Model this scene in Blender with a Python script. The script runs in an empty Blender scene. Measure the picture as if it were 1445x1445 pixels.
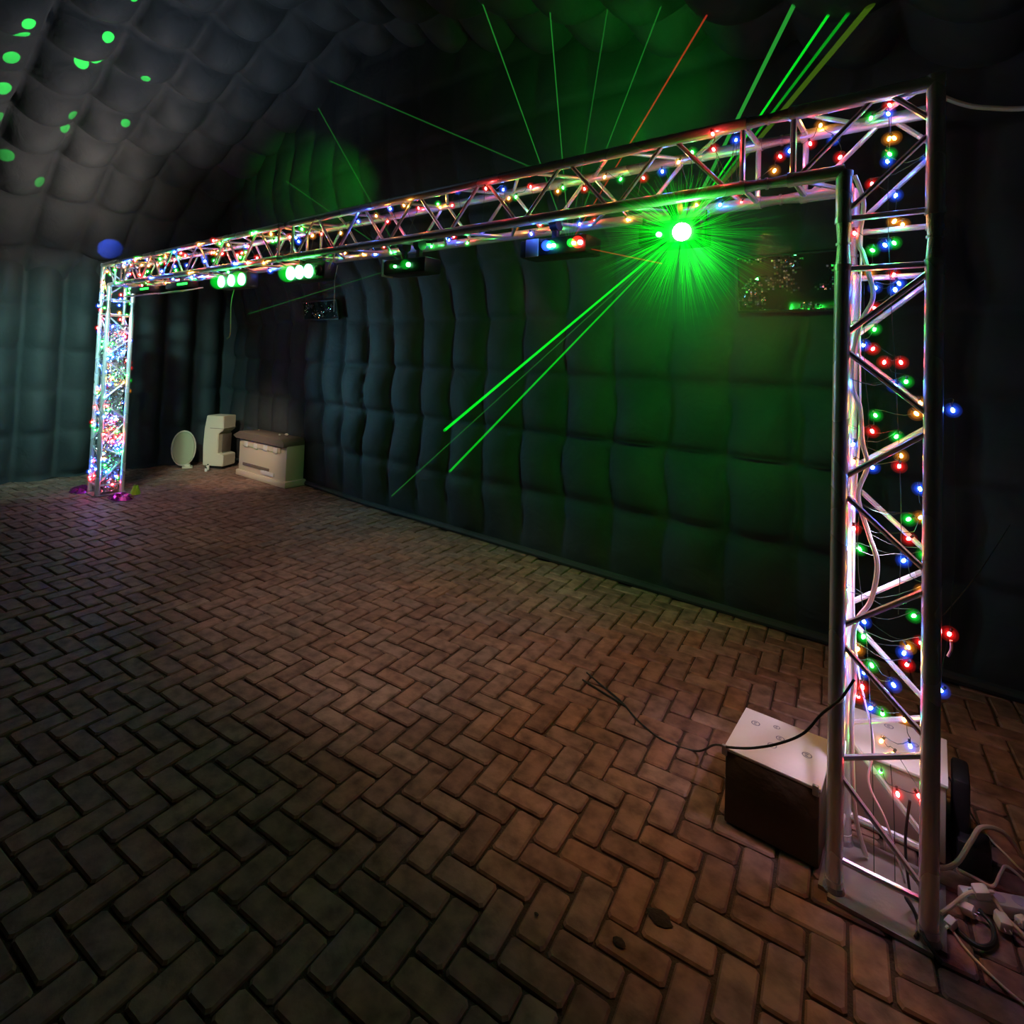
import bpy, bmesh, math, random
from mathutils import Vector, Matrix, noise
S = bpy.context.scene
C = S.collection
rnd = random.Random(7)

# ---------------------------------------------------------------- camera, world, exposure
CAM = Vector((0.0017, -2.214, 1.6879)); YAW, PITCH, ROLL = 0.6817, 0.0347, 0.0371
F_PX, CX, CY = 787.83, 680.13, 479.28
fw = Vector((-math.sin(YAW)*math.cos(PITCH), math.cos(YAW)*math.cos(PITCH), math.sin(PITCH)))
rt = Vector((math.cos(YAW), math.sin(YAW), 0)); up = rt.cross(fw)
r2 = rt*math.cos(ROLL)+up*math.sin(ROLL); u2 = up*math.cos(ROLL)-rt*math.sin(ROLL)
cd = bpy.data.cameras.new('camera'); cam = bpy.data.objects.new('camera', cd); C.objects.link(cam)
cam.matrix_world = Matrix(((r2.x, u2.x, -fw.x, CAM.x), (r2.y, u2.y, -fw.y, CAM.y), (r2.z, u2.z, -fw.z, CAM.z), (0, 0, 0, 1)))
cd.sensor_width = 36; cd.lens = 36*F_PX/1445
cd.shift_x = (722.5-CX)/1445; cd.shift_y = -(722.5-CY)/1445
cd.clip_start = 0.02; cd.clip_end = 100
S.camera = cam
w = bpy.data.worlds.new('world'); S.world = w; w.use_nodes = True
w.node_tree.nodes['Background'].inputs[0].default_value = (0.02, 0.03, 0.05, 1)
w.node_tree.nodes['Background'].inputs[1].default_value = 0.3
S.view_settings.view_transform = 'Standard'; S.view_settings.look = 'None'
S.view_settings.gamma = 1; S.view_settings.use_curve_mapping = False
S.view_settings.exposure = 0.0
cy = S.cycles
cy.use_denoising = True; cy.use_light_tree = True
cy.max_bounces = 6; cy.diffuse_bounces = 3; cy.glossy_bounces = 3; cy.volume_bounces = 0
cy.transparent_max_bounces = 32
cy.sample_clamp_indirect = 4.0; cy.sample_clamp_direct = 0
cy.volume_step_rate = 2.0

# lamps at the lit fixtures and bulbs, plus added unseen fills
def lamp(kind, name, loc, color, energy, target=None, size=0.05, cone=60, blend=1.0):
    l = bpy.data.lights.new(name, kind); l.color = color; l.energy = energy
    if kind == 'SPOT': l.spot_size = math.radians(cone); l.spot_blend = blend; l.shadow_soft_size = size
    elif kind == 'AREA': l.size = size
    else: l.shadow_soft_size = size
    o = bpy.data.objects.new(name, l); C.objects.link(o); o.location = loc
    if target is not None:
        o.rotation_euler = (Vector(target)-Vector(loc)).to_track_quat('-Z', 'Y').to_euler()
    return o
GREEN = (0.02, 1.0, 0.06)
LASER = Vector((-0.80, 0.08, 2.235)); RGBL = Vector((-1.33, 0.08, 2.235)); BARL = Vector((-2.45, 0.08, 2.215))
lamp('SPOT', 'laser_wall_fill', LASER+Vector((0, .24, -.02)), GREEN, 88, target=(-1.75, 1.9, 1.75), size=0.03, cone=112)  # added unseen spot that greens the wall behind the laser
lamp('POINT', 'laser_glow', LASER+Vector((0, -0.09, -0.02)), GREEN, 1.2, size=0.03)
lamp('POINT', 'wash_left_glow', (-4.6, 0.0, 2.22), GREEN, .8, size=0.04)
lamp('POINT', 'wash_mid_glow', (-3.5, 0.0, 2.24), GREEN, .8, size=0.04)
lamp('SPOT', 'green_fan_up', (-2.42, .05, 2.72), GREEN, 560, target=(-5.1, 1.3, 3.5), size=0.02, cone=21)
lamp('SPOT', 'blue_pin_up', (-7.42, 0.1, 2.7), (0.05, 0.12, 1.0), 260, target=(-8.3, 0.3, 2.95), size=0.01, cone=19, blend=.3)
lamp('SPOT', 'lilac_fill', (-.13, .12, 1.25), (.85, .62, 1.0), 36, target=(-.35, .4, .2), size=.03, cone=64)  # added spot standing for the bulbs' combined light on the lid
# soft unseen spots, added to light the floor under the beam: they end 1.35 m in front of it
for x_, c_, e_, s_ in ((-.5, (1.0, .40, .10), 34, 72), (-1.7, (1.0, .6, .42), 33, 74), (-2.9, (1.0, .72, .66), 44, 76), (-4.3, (1.0, .72, .62), 22, 74), (-5.8, (1.0, .70, .56), 21, 72), (-7.0, (1.0, .62, .45), 18, 70)):
    lamp('SPOT', 'floor_fill', (x_, .12, 2.22), c_, e_, target=(x_, .5, 0), size=.05, cone=s_+2, blend=.6)
lamp('SPOT', 'pale_fill', (-5.6, -.1, 2.15), (1.0, .80, .60), 210, target=(-7.3, 1.75, .25), size=.05, cone=42)  # added unseen fill that warms the sideboard
lamp('SPOT', 'teal_fill', (-6.1, -.9, 2.3), (.45, .95, .85), 290, target=(-8.5, .2, 1.15), size=.08, cone=80)  # added teal fill on the end wall, no source seen
lamp('SPOT', 'teal_fill', (-6.9, .45, 1.6), (.25, .75, .95), 110, target=(-4.0, 1.95, 1.2), size=.08, cone=80)  # second added teal fill, raking along the back wall
lamp('SPOT', 'roof_fill', (-6.9, .0, 2.75), (1.0, .84, .74), 45, target=(-7.6, -.5, 3.25), size=.06, cone=150)  # added upward fills that brighten the roof pillows
lamp('SPOT', 'roof_fill', (-6.0, -.02, 2.75), (1.0, .84, .78), 55, target=(-6.4, -.6, 4.0), size=.06, cone=140)
lamp('SPOT', 'roof_fill', (-4.6, .1, 2.75), (.6, .75, 1.0), 50, target=(-5.0, -.2, 4.6), size=.06, cone=130)
lamp('SPOT', 'roof_green_fill', (-1.1, .3, 2.78), GREEN, 55, target=(-1.7, 1.25, 3.7), size=.04, cone=75)  # added unseen green fill on the gable
lamp('AREA', 'ambient_fill', (-4.6, -1.6, 4.3), (0.5, 0.75, 1.0), 0.6, target=(-5.2, 0.6, 0), size=1.6)  # dim ambient fill, added; no lamp hangs at the ridge

# ---------------------------------------------------------------- materials
def mat(name): 
    m = bpy.data.materials.new(name); m.use_nodes = True
    return m, m.node_tree, m.node_tree.nodes['Principled BSDF']
def simple(name, col, rough=0.5, metal=0.0, spec=0.5, bump=0, bscale=40):
    m, nt, b = mat(name)
    b.inputs['Base Color'].default_value = (*col, 1); b.inputs['Roughness'].default_value = rough
    b.inputs['Metallic'].default_value = metal; b.inputs['Specular IOR Level'].default_value = spec
    n = nt.nodes.new('ShaderNodeTexNoise'); n.inputs['Scale'].default_value = bscale
    tc = nt.nodes.new('ShaderNodeTexCoord'); nt.links.new(tc.outputs['Object'], n.inputs['Vector'])
    mr = nt.nodes.new('ShaderNodeMapRange'); mr.inputs[3].default_value = rough*.8; mr.inputs[4].default_value = min(1, rough*1.2)
    nt.links.new(n.outputs['Fac'], mr.inputs[0]); nt.links.new(mr.outputs[0], b.inputs['Roughness'])
    if bump:
        bp = nt.nodes.new('ShaderNodeBump'); bp.inputs['Strength'].default_value = bump; bp.inputs['Distance'].default_value = .01
        nt.links.new(n.outputs['Fac'], bp.inputs['Height']); nt.links.new(bp.outputs[0], b.inputs['Normal'])
    return m
def emit(name, col, strength):
    m = bpy.data.materials.new(name); m.use_nodes = True; nt = m.node_tree; nt.nodes.clear()
    e = nt.nodes.new('ShaderNodeEmission'); e.inputs[0].default_value = (*col, 1); e.inputs[1].default_value = strength
    o = nt.nodes.new('ShaderNodeOutputMaterial'); nt.links.new(e.outputs[0], o.inputs[0]); return m
def glowvol(name, col, strength):
    # glow and bloom round a light, built as an evenly emissive ball
    m = bpy.data.materials.new(name); m.use_nodes = True; nt = m.node_tree; nt.nodes.clear()
    e = nt.nodes.new('ShaderNodeEmission'); e.inputs[0].default_value = (*col, 1); e.inputs[1].default_value = strength
    o = nt.nodes.new('ShaderNodeOutputMaterial'); nt.links.new(e.outputs[0], o.inputs['Volume']); return m

M_ALU = simple('aluminium', (0.85, 0.85, 0.88), 0.27, 0.6, bscale=3)
M_ALUD = simple('aluminium_weld', (0.5, 0.5, 0.52), 0.45, 0.9, bump=.3, bscale=200)
M_STEEL = simple('base_steel', (0.34, 0.31, 0.29), 0.42, 0.5, bump=.2, bscale=30)
M_BLACK = simple('black_plastic', (0.012, 0.012, 0.013), 0.45)
M_WIRE = simple('black_wire', (0.02, 0.025, 0.02), 0.5)
M_GWIRE = simple('green_wire', (0.02, 0.05, 0.025), 0.5)
M_HOSE = simple('white_hose', (0.78, 0.76, 0.72), 0.35)
M_BEIGE = simple('beige_cable', (0.62, 0.55, 0.38), 0.45)
M_WHITE = simple('white_plastic', (0.72, 0.70, 0.62), 0.5, bump=.1, bscale=20)
M_CREAM = simple('cream_enamel', (0.66, 0.58, 0.43), 0.5, bump=.2, bscale=8)
M_BROWN = simple('grimy_lid', (0.16, 0.12, 0.09), 0.7, bump=.4, bscale=30)
M_BOXD = simple('dark_box', (0.10, 0.075, 0.04), 0.8, bump=.2, bscale=30)
M_GREYP = simple('grey_plastic', (0.55, 0.52, 0.58), 0.5)
M_PURPLE = simple('purple_foil', (0.45, 0.03, 0.3), 0.25, 0.7)
M_SAND = simple('joint_sand', (0.055, 0.037, 0.025), 0.95, bump=.6, bscale=120)
M_DIRT = simple('dirt_crumb', (0.03, 0.02, 0.015), 0.9, bump=.5, bscale=80)

def tent_mat():
    m, nt, b = mat('tent_fabric')
    tc = nt.nodes.new('ShaderNodeTexCoord'); n = nt.nodes.new('ShaderNodeTexNoise'); n.inputs['Scale'].default_value = 2.2; n.inputs['Detail'].default_value = 5
    n2 = nt.nodes.new('ShaderNodeTexNoise'); n2.inputs['Scale'].default_value = 160
    r = nt.nodes.new('ShaderNodeValToRGB'); r.color_ramp.elements[0].color = (0.028, 0.035, 0.038, 1); r.color_ramp.elements[1].color = (0.052, 0.058, 0.058, 1)
    r.color_ramp.elements[0].position = .3; r.color_ramp.elements[1].position = .75
    nt.links.new(tc.outputs['Object'], n.inputs['Vector']); nt.links.new(tc.outputs['Object'], n2.inputs['Vector'])
    nt.links.new(n.outputs['Fac'], r.inputs[0]); nt.links.new(r.outputs[0], b.inputs['Base Color'])
    b.inputs['Roughness'].default_value = .7; b.inputs['Specular IOR Level'].default_value = .2
    bp = nt.nodes.new('ShaderNodeBump'); bp.inputs['Strength'].default_value = .12; bp.inputs['Distance'].default_value = .003
    nt.links.new(n2.outputs['Fac'], bp.inputs['Height'])
    n3 = nt.nodes.new('ShaderNodeTexNoise'); n3.inputs['Scale'].default_value = 5.5; n3.inputs['Detail'].default_value = 3; n3.inputs['Distortion'].default_value = .6
    nt.links.new(tc.outputs['Object'], n3.inputs['Vector'])
    bp2 = nt.nodes.new('ShaderNodeBump'); bp2.inputs['Strength'].default_value = .5; bp2.inputs['Distance'].default_value = .03
    nt.links.new(n3.outputs['Fac'], bp2.inputs['Height']); nt.links.new(bp.outputs[0], bp2.inputs['Normal'])
    nt.links.new(bp2.outputs[0], b.inputs['Normal'])
    return m
M_TENT = tent_mat()
def brick_mat():
    m, nt, b = mat('clay_brick')
    oi = nt.nodes.new('ShaderNodeObjectInfo'); g = nt.nodes.new('ShaderNodeNewGeometry'); ad = nt.nodes.new('ShaderNodeMath'); ad.operation = 'ADD'
    fr = nt.nodes.new('ShaderNodeMath'); fr.operation = 'FRACT'
    nt.links.new(oi.outputs['Random'], ad.inputs[0]); nt.links.new(g.outputs['Random Per Island'], ad.inputs[1]); nt.links.new(ad.outputs[0], fr.inputs[0])
    r = nt.nodes.new('ShaderNodeValToRGB'); cr = r.color_ramp
    cr.elements[0].color = (0.20, 0.115, 0.085, 1); cr.elements[1].color = (0.30, 0.20, 0.155, 1)
    for p_, c_ in ((.3, (0.25, 0.15, 0.115)), (.6, (0.235, 0.16, 0.13)), (.8, (0.28, 0.155, 0.105))):
        e = cr.elements.new(p_); e.color = (*c_, 1)
    nt.links.new(fr.outputs[0], r.inputs[0])
    n = nt.nodes.new('ShaderNodeTexNoise'); n.inputs['Scale'].default_value = 14; n.inputs['Detail'].default_value = 6
    nt.links.new(g.outputs['Position'], n.inputs['Vector'])
    mx = nt.nodes.new('ShaderNodeMix'); mx.data_type = 'RGBA'; mx.blend_type = 'MULTIPLY'; mx.inputs[0].default_value = 1
    r2_ = nt.nodes.new('ShaderNodeValToRGB'); r2_.color_ramp.elements[0].color = (.45, .42, .4, 1); r2_.color_ramp.elements[1].color = (1.15, 1.12, 1.1, 1)
    r2_.color_ramp.elements[0].position = .3; r2_.color_ramp.elements[1].position = .62
    nt.links.new(n.outputs['Fac'], r2_.inputs[0]); nt.links.new(r.outputs[0], mx.inputs[6]); nt.links.new(r2_.outputs[0], mx.inputs[7])
    nt.links.new(mx.outputs[2], b.inputs['Base Color'])
    b.inputs['Roughness'].default_value = .62; b.inputs['Specular IOR Level'].default_value = .35
    n2 = nt.nodes.new('ShaderNodeTexNoise'); n2.inputs['Scale'].default_value = 70; n2.inputs['Detail'].default_value = 4
    nt.links.new(g.outputs['Position'], n2.inputs['Vector'])
    bp = nt.nodes.new('ShaderNodeBump'); bp.inputs['Strength'].default_value = .45; bp.inputs['Distance'].default_value = .004
    nt.links.new(n2.outputs['Fac'], bp.inputs['Height']); nt.links.new(bp.outputs[0], b.inputs['Normal'])
    return m
M_BRICK = brick_mat()
def foil_mat():
    m, nt, b = mat('crumpled_foil')
    b.inputs['Base Color'].default_value = (0.8, 0.8, 0.86, 1); b.inputs['Metallic'].default_value = .9; b.inputs['Roughness'].default_value = .22
    tc = nt.nodes.new('ShaderNodeTexCoord'); v = nt.nodes.new('ShaderNodeTexVoronoi'); v.inputs['Scale'].default_value = 22
    nt.links.new(tc.outputs['Object'], v.inputs['Vector'])
    bp = nt.nodes.new('ShaderNodeBump'); bp.inputs['Strength'].default_value = 1; bp.inputs['Distance'].default_value = .03
    nt.links.new(v.outputs['Distance'], bp.inputs['Height']); nt.links.new(bp.outputs[0], b.inputs['Normal'])
    return m
M_FOIL = foil_mat()
def vinyl_mat():
    m, nt, b = mat('clear_vinyl')
    b.inputs['Base Color'].default_value = (0.01, 0.02, 0.02, 1); b.inputs['Roughness'].default_value = .04; b.inputs['Specular IOR Level'].default_value = 1.0
    b.inputs['Coat Weight'].default_value = 1.0; b.inputs['Coat Roughness'].default_value = .02; b.inputs['IOR'].default_value = 1.9
    tc = nt.nodes.new('ShaderNodeTexCoord'); v = nt.nodes.new('ShaderNodeTexNoise'); v.inputs['Scale'].default_value = 26; v.inputs['Detail'].default_value = 3; v.inputs['Distortion'].default_value = 1.5
    nt.links.new(tc.outputs['Object'], v.inputs['Vector'])
    bp = nt.nodes.new('ShaderNodeBump'); bp.inputs['Strength'].default_value = .8; bp.inputs['Distance'].default_value = .03
    nt.links.new(v.outputs['Fac'], bp.inputs['Height']); nt.links.new(bp.outputs[0], b.inputs['Normal']); nt.links.new(bp.outputs[0], b.inputs['Coat Normal'])
    return m
M_VINYL = simple('clear_vinyl', (.006, .01, .01), .12)
M_GLINT = simple('vinyl_wrinkle', (.7, .7, .7), .10, 1.0)

# ---------------------------------------------------------------- mesh helpers
def link(name, me, parent=None, label=None):
    o = bpy.data.objects.new(name, me); C.objects.link(o)
    if parent is not None: o.parent = parent
    if label: o['label'] = label
    return o
def mesh_of(name, bm, mats, smooth=True):
    me = bpy.data.meshes.new(name); bm.to_mesh(me); bm.free()
    for m in (mats if isinstance(mats, (list, tuple)) else [mats]): me.materials.append(m)
    if smooth:
        for p in me.polygons: p.use_smooth = True
        try: me.set_sharp_from_angle(angle=math.radians(40))
        except Exception: pass
    return me
def obj(name, bm, mats, parent=None, smooth=True, label=None):
    return link(name, mesh_of(name, bm, mats, smooth), parent, label)
def tag(o, label, cat, group=None):
    o['label'] = label; o['category'] = cat
    if group: o['group'] = group
    return o
def thing(name, label, cat, loc=(0, 0, 0), group=None):
    o = bpy.data.objects.new(name, None); C.objects.link(o); o.location = loc; o.empty_display_size = .1
    return tag(o, label, cat, group)
def cyl(bm, a, b, r, n=10, r_end=None, cap=True, mi=0):
    a = Vector(a); b = Vector(b); d = (b-a).normalized()
    x = d.orthogonal().normalized(); y = d.cross(x)
    re = r if r_end is None else r_end
    R1 = [bm.verts.new(a+x*math.cos(t)*r+y*math.sin(t)*r) for t in [2*math.pi*i/n for i in range(n)]]
    R2 = [bm.verts.new(b+x*math.cos(t)*re+y*math.sin(t)*re) for t in [2*math.pi*i/n for i in range(n)]]
    for i in range(n):
        f = bm.faces.new((R1[i], R1[(i+1) % n], R2[(i+1) % n], R2[i])); f.material_index = mi
    if cap:
        f = bm.faces.new(R1[::-1]); f.material_index = mi
        f = bm.faces.new(R2); f.material_index = mi
def box(bm, c, s, rot=None, bev=0.0, mi=0):
    ret = bmesh.ops.create_cube(bm, size=1)
    M = Matrix.Translation(c) @ (rot.to_matrix().to_4x4() if rot is not None else Matrix()) @ Matrix.Diagonal((*s, 1))
    bmesh.ops.transform(bm, matrix=M, verts=ret['verts'])
    fs = set(f for v in ret['verts'] for f in v.link_faces)
    for f in fs: f.material_index = mi
    if bev:
        es = list(set(e for v in ret['verts'] for e in v.link_edges))
        bmesh.ops.bevel(bm, geom=es, offset=bev, segments=2, affect='EDGES', profile=.5)
def ball(bm, c, r, seg=8, rings=6, mi=0, scale=(1, 1, 1)):
    ret = bmesh.ops.create_uvsphere(bm, u_segments=seg, v_segments=rings, radius=r)
    bmesh.ops.transform(bm, matrix=Matrix.Translation(c) @ Matrix.Diagonal((*scale, 1)), verts=ret['verts'])
    for f in set(f for v in ret['verts'] for f in v.link_faces): f.material_index = mi
def smooth_path(pts, sub=6):
    P = [Vector(p) for p in pts]
    if len(P) < 3: return P
    out = []
    for i in range(len(P)-1):
        p0 = P[max(i-1, 0)]; p1 = P[i]; p2 = P[i+1]; p3 = P[min(i+2, len(P)-1)]
        for k in range(sub):
            t = k/sub
            out.append(0.5*((2*p1)+(p2-p0)*t+(2*p0-5*p1+4*p2-p3)*t*t+(3*p1-p0-3*p2+p3)*t**3))
    out.append(P[-1]); return out
def tube(bm, pts, r, n=6, sub=6, taper=1.0):
    P = smooth_path(pts, sub); rings = []
    prev = None
    for i, p in enumerate(P):
        d = (P[min(i+1, len(P)-1)]-P[max(i-1, 0)])
        if d.length < 1e-6: d = Vector((0, 0, 1))
        d.normalize()
        x = d.orthogonal().normalized() if prev is None else (prev-d*prev.dot(d))
        if x.length < 1e-4: x = d.orthogonal()
        x.normalize(); prev = x; y = d.cross(x)
        rr = r*(1+(taper-1)*i/max(1, len(P)-1))
        rings.append([bm.verts.new(p+(x*math.cos(a)+y*math.sin(a))*rr) for a in [2*math.pi*k/n for k in range(n)]])
    for a, b in zip(rings, rings[1:]):
        for k in range(n): bm.faces.new((a[k], a[(k+1) % n], b[(k+1) % n], b[k]))
    bm.faces.new(rings[0][::-1]); bm.faces.new(rings[-1])
def NB(): return bmesh.new()

# ---------------------------------------------------------------- floor: herringbone clay bricks
XL, XR, YF = -8.5, 1.0, -5.0
def wall_y(x): return 1.9+max(0.0, (-x-5.0))*0.062
def struct(o, kind='structure'): o['kind'] = kind; return o
bm = NB()
vs = [bm.verts.new(v) for v in ((XL-.2, YF-.2, -.012), (XR+.2, YF-.2, -.012), (XR+.2, 2.35, -.012), (XL-.2, 2.35, -.012))]
bm.faces.new(vs)
floor = struct(obj('floor', bm, M_SAND, smooth=False))
W = 0.105; ROT = math.radians(6.3); OX, OY = -0.668, -0.545
co, si = math.cos(ROT), math.sin(ROT)
def g2w(u, v): return OX+co*u-si*v, OY+si*u+co*v
def add_brick(bm, M, sx, sy, jit, rr):
    h = .055; ch = .006; c = .010
    def ring(ix, z, cc):
        a, b = sx/2-ix, sy/2-ix
        return [(-a+cc, -b, z), (a-cc, -b, z), (a, -b+cc, z), (a, b-cc, z), (a-cc, b, z), (-a+cc, b, z), (-a, b-cc, z), (-a, -b+cc, z)]
    j = [(rr.uniform(-jit, jit), rr.uniform(-jit, jit)) for _ in range(8)]
    R = []
    for ix, z in ((0, -h), (0, -ch), (ch, 0)):
        R.append([bm.verts.new(M @ Vector((x+j[k][0], y+j[k][1], z))) for k, (x, y, z) in enumerate(ring(ix, z, c))])
    for a, b in zip(R, R[1:]):
        for k in range(8): bm.faces.new((a[k], a[(k+1) % 8], b[(k+1) % 8], b[k]))
    bm.faces.new(R[2])
variants = []
for k in range(10):
    b_ = NB(); add_brick(b_, Matrix(), 2*W-.009, W-.009, .0018, random.Random(k)); variants.append(mesh_of('brick', b_, M_BRICK, smooth=False))
def project(P):
    d = Vector(P)-CAM; z = d.dot(fw)
    if z < .15: return None
    return CX+F_PX*d.dot(r2)/z, CY-F_PX*d.dot(u2)/z, z
allb = []
umin, umax = -100, 100
for i in range(-90, 40):
    for j in range(-60, 45):
        k = (i-j) % 4
        if k == 0: u, v, ang = (i+1)*W, (j+.5)*W, 0.0
        elif k == 3: u, v, ang = (i+.5)*W, (j+1)*W, math.pi/2
        else: continue
        x, y = g2w(u, v)
        if not (XL-.1 < x < XR+.1 and -5.0 < y < wall_y(x)+.06): continue
        pr = project((x, y, 0)); area = 0
        if pr and -40 < pr[0] < 1485 and 200 < pr[1] < 1500:
            area = 1.0/pr[2]**3
        allb.append((area, x, y, ang))
allb.sort(key=lambda t: -t[0])
rb = random.Random(11)
bmr = NB()
for n_, (area, x, y, ang) in enumerate(allb):
    z = rb.gauss(0, .0016)+.0015*noise.noise(Vector((x*1.3, y*1.3, 0)))
    a = ang+ROT+rb.gauss(0, .009)
    tilt = Matrix.Rotation(rb.gauss(0, .008), 4, 'X') @ Matrix.Rotation(rb.gauss(0, .006), 4, 'Y')
    x += rb.gauss(0, .0012); y += rb.gauss(0, .0012)
    M = Matrix.Translation((x, y, z)) @ Matrix.Rotation(a, 4, 'Z') @ tilt
    if n_ < 300:
        o = link('brick', rb.choice(variants), floor); o.matrix_local = M
    elif area > 0 or rb.random() < 2:
        add_brick(bmr, M, 2*W-.009, W-.009, .0018, rb)
o = obj('brick', bmr, M_BRICK, floor, smooth=False); o['kind'] = 'stuff'

# ---------------------------------------------------------------- tent: quilted inflated walls and roof
def pillow(u, v, pu=.45, pv=.45):
    return (abs(math.sin(math.pi*u))**pu)*(abs(math.sin(math.pi*v))**pv)
def grid(name, nu, nv, f, kind='structure', m=None):
    me = bpy.data.meshes.new(name)
    vs = [f(i/nu, j/nv) for j in range(nv+1) for i in range(nu+1)]
    fs = [(j*(nu+1)+i, j*(nu+1)+i+1, (j+1)*(nu+1)+i+1, (j+1)*(nu+1)+i) for j in range(nv) for i in range(nu)]
    me.from_pydata(vs, [], fs); me.materials.append(m or M_TENT)
    for p in me.polygons: p.use_smooth = True
    o = link(name, me); o['kind'] = kind; return o
RIDGE_X, RIDGE_Z, SL = -4.3, 4.86, 0.36
def roof_z(x): 
    d = abs(x-RIDGE_X); z = RIDGE_Z+.03-SL*math.sqrt(d*d+.05)
    if x < -7.2: z -= .385*(-7.2-x)**2      # the roof rounds down to the end wall
    return z
def back_profile(z):
    # the gable leans inwards above 2.1 m
    if z < 2.05: return 0.0
    if z < 3.6: t = (z-2.05)/1.55; return -0.62*(t*t*(3-2*t))
    return -0.62
# back wall
Z0 = .06
def fback(s, t):
    x = XL-.1+s*(XR+.1-XL+.1); z = t*5.0
    u = (x+.69)/.433; v = (z-Z0)/.507
    cell = math.floor(u)*7.3+math.floor(v)*3.1
    hn = .85+.35*noise.noise(Vector((cell, 2.2, 0)))
    h = .15*hn if z < 3.0 else .05
    fv = v-math.floor(v)
    vv = fv**0.62                      # the pillows sag, their fullest line lies low
    b = pillow(u+.15*noise.noise(Vector((z*2.6, x*.6, 5))), vv, .42, .16+.26*min(1, max(0, (x+4.5)/2.5)))*h
    wob = .035*noise.noise(Vector((x*1.1, z*1.0, 9)))
    y = wall_y(x)+back_profile(z)-b*min(1, .25+z*1.6)+.06+wob
    return (x, y, z-.02*b)
struct(grid('wall_back', 22*14, 10*14, fback))
# end wall
def fend(s, t):
    y = -5.1+s*(7.4); z = t*3.35
    u = (y+.48)/.412; v = (z-.05)/.52
    hn = .9+.3*noise.noise(Vector((math.floor(u)*5.7, math.floor(v)*2.3, 1)))
    b = pillow(u+.05*noise.noise(Vector((z*2.3, math.floor(u), 3))), v, .95, .15)*.2*hn
    lean = 0.0
    return (XL-.13+b+lean+.03*noise.noise(Vector((y, z, 4))), y, z)
struct(grid('wall_end', 18*12, 7*12, fend))
# right wall and front wall, behind and beside the camera
def fright(s, t):
    y = -5.1+s*7.4; z = t*3.4
    return (XR+.06-pillow(y/.43, z/.51)*.1, y, z)
struct(grid('wall_right', 17*8, 7*8, fright))
def ffront(s, t):
    x = XL-.1+s*(XR-XL+.2); z = t*5.0
    return (x, YF-.06+pillow(x/.43, z/.51)*.1, z)
struct(grid('wall_front', 22*8, 10*8, ffront))
# roof
def froof(s, t):
    x = XL-.15+s*(XR+.15-XL+.15); y = -5.1+t*(1.55+5.1)
    L = (x-RIDGE_X)/math.cos(math.atan(SL))
    u = L/.52+.5; v = (y+1.0)/.50
    hn = .9+.35*noise.noise(Vector((math.floor(u)*4.1, math.floor(v)*6.3, 7)))
    b = pillow(u+.04*noise.noise(Vector((y*2, x*2, 3))), v+.05*noise.noise(Vector((x*1.5, 4, math.floor(v)))), .5, .5)*.26*hn
    z = roof_z(x)-b+.09
    return (x, y, z)
struct(grid('ceiling', 19*14, 13*14, froof))
# low ground skirt of the back wall
bm = NB(); pts = [(x, wall_y(x)+.015, .028) for x in [XL+i*(XR-XL)/30 for i in range(31)]]; tube(bm, pts, .03, 8, 2)
struct(obj('baseboard_back', bm, M_TENT))

# vinyl windows in the back wall
def window(name, x0, x1, z0, z1, yoff, m=M_VINYL):
    def f(s, t):
        x = x0+s*(x1-x0); z = z0+t*(z1-z0); 
        return (x, wall_y(x)+back_profile(z)-.085+yoff+.012*noise.noise(Vector((x*7, z*7, 2))), z)
    o = grid(name, 40, 26, f, m=m); 
    b_ = NB(); P = [f(s, t) for s, t in ((0, 0), (1, 0), (1, 1), (0, 1), (0, 0))]
    for a, c in zip(P, P[1:]): cyl(b_, a, c, .011, 8)
    obj('window_frame', b_, M_BLACK, o)
    # sparkle on the vinyl, made by added small mirror-like facets
    bm = NB(); rw = random.Random(5); nx, nz = int((x1-x0)/.013), int((z1-z0)/.013)
    for i in range(nx):
        for j in range(nz):
            s_, t_ = (i+.5)/nx, (j+.5)/nz
            if noise.noise(Vector((s_*4, t_*3, x0))) < .02 or rw.random() < .35: continue
            c = Vector(f(s_, t_))+Vector((0, -.006, 0)); ty, tz = rw.gauss(0, .3), rw.gauss(0, .3); q = .0055
            bm.faces.new([bm.verts.new(c+Vector((a*q, a*q*ty+b*q*tz, b*q))) for a, b in ((-1, -1), (1, -1), (1, 1), (-1, 1))])
    wk = obj('vinyl_glints', bm, M_GLINT, o, smooth=False); wk['kind'] = 'stuff'
    return o
window('window_1', -1.03, -.33, 2.07, 2.42, -.03)
window('window_2', -6.2, -5.45, 2.10, 2.32, -.03)

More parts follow.
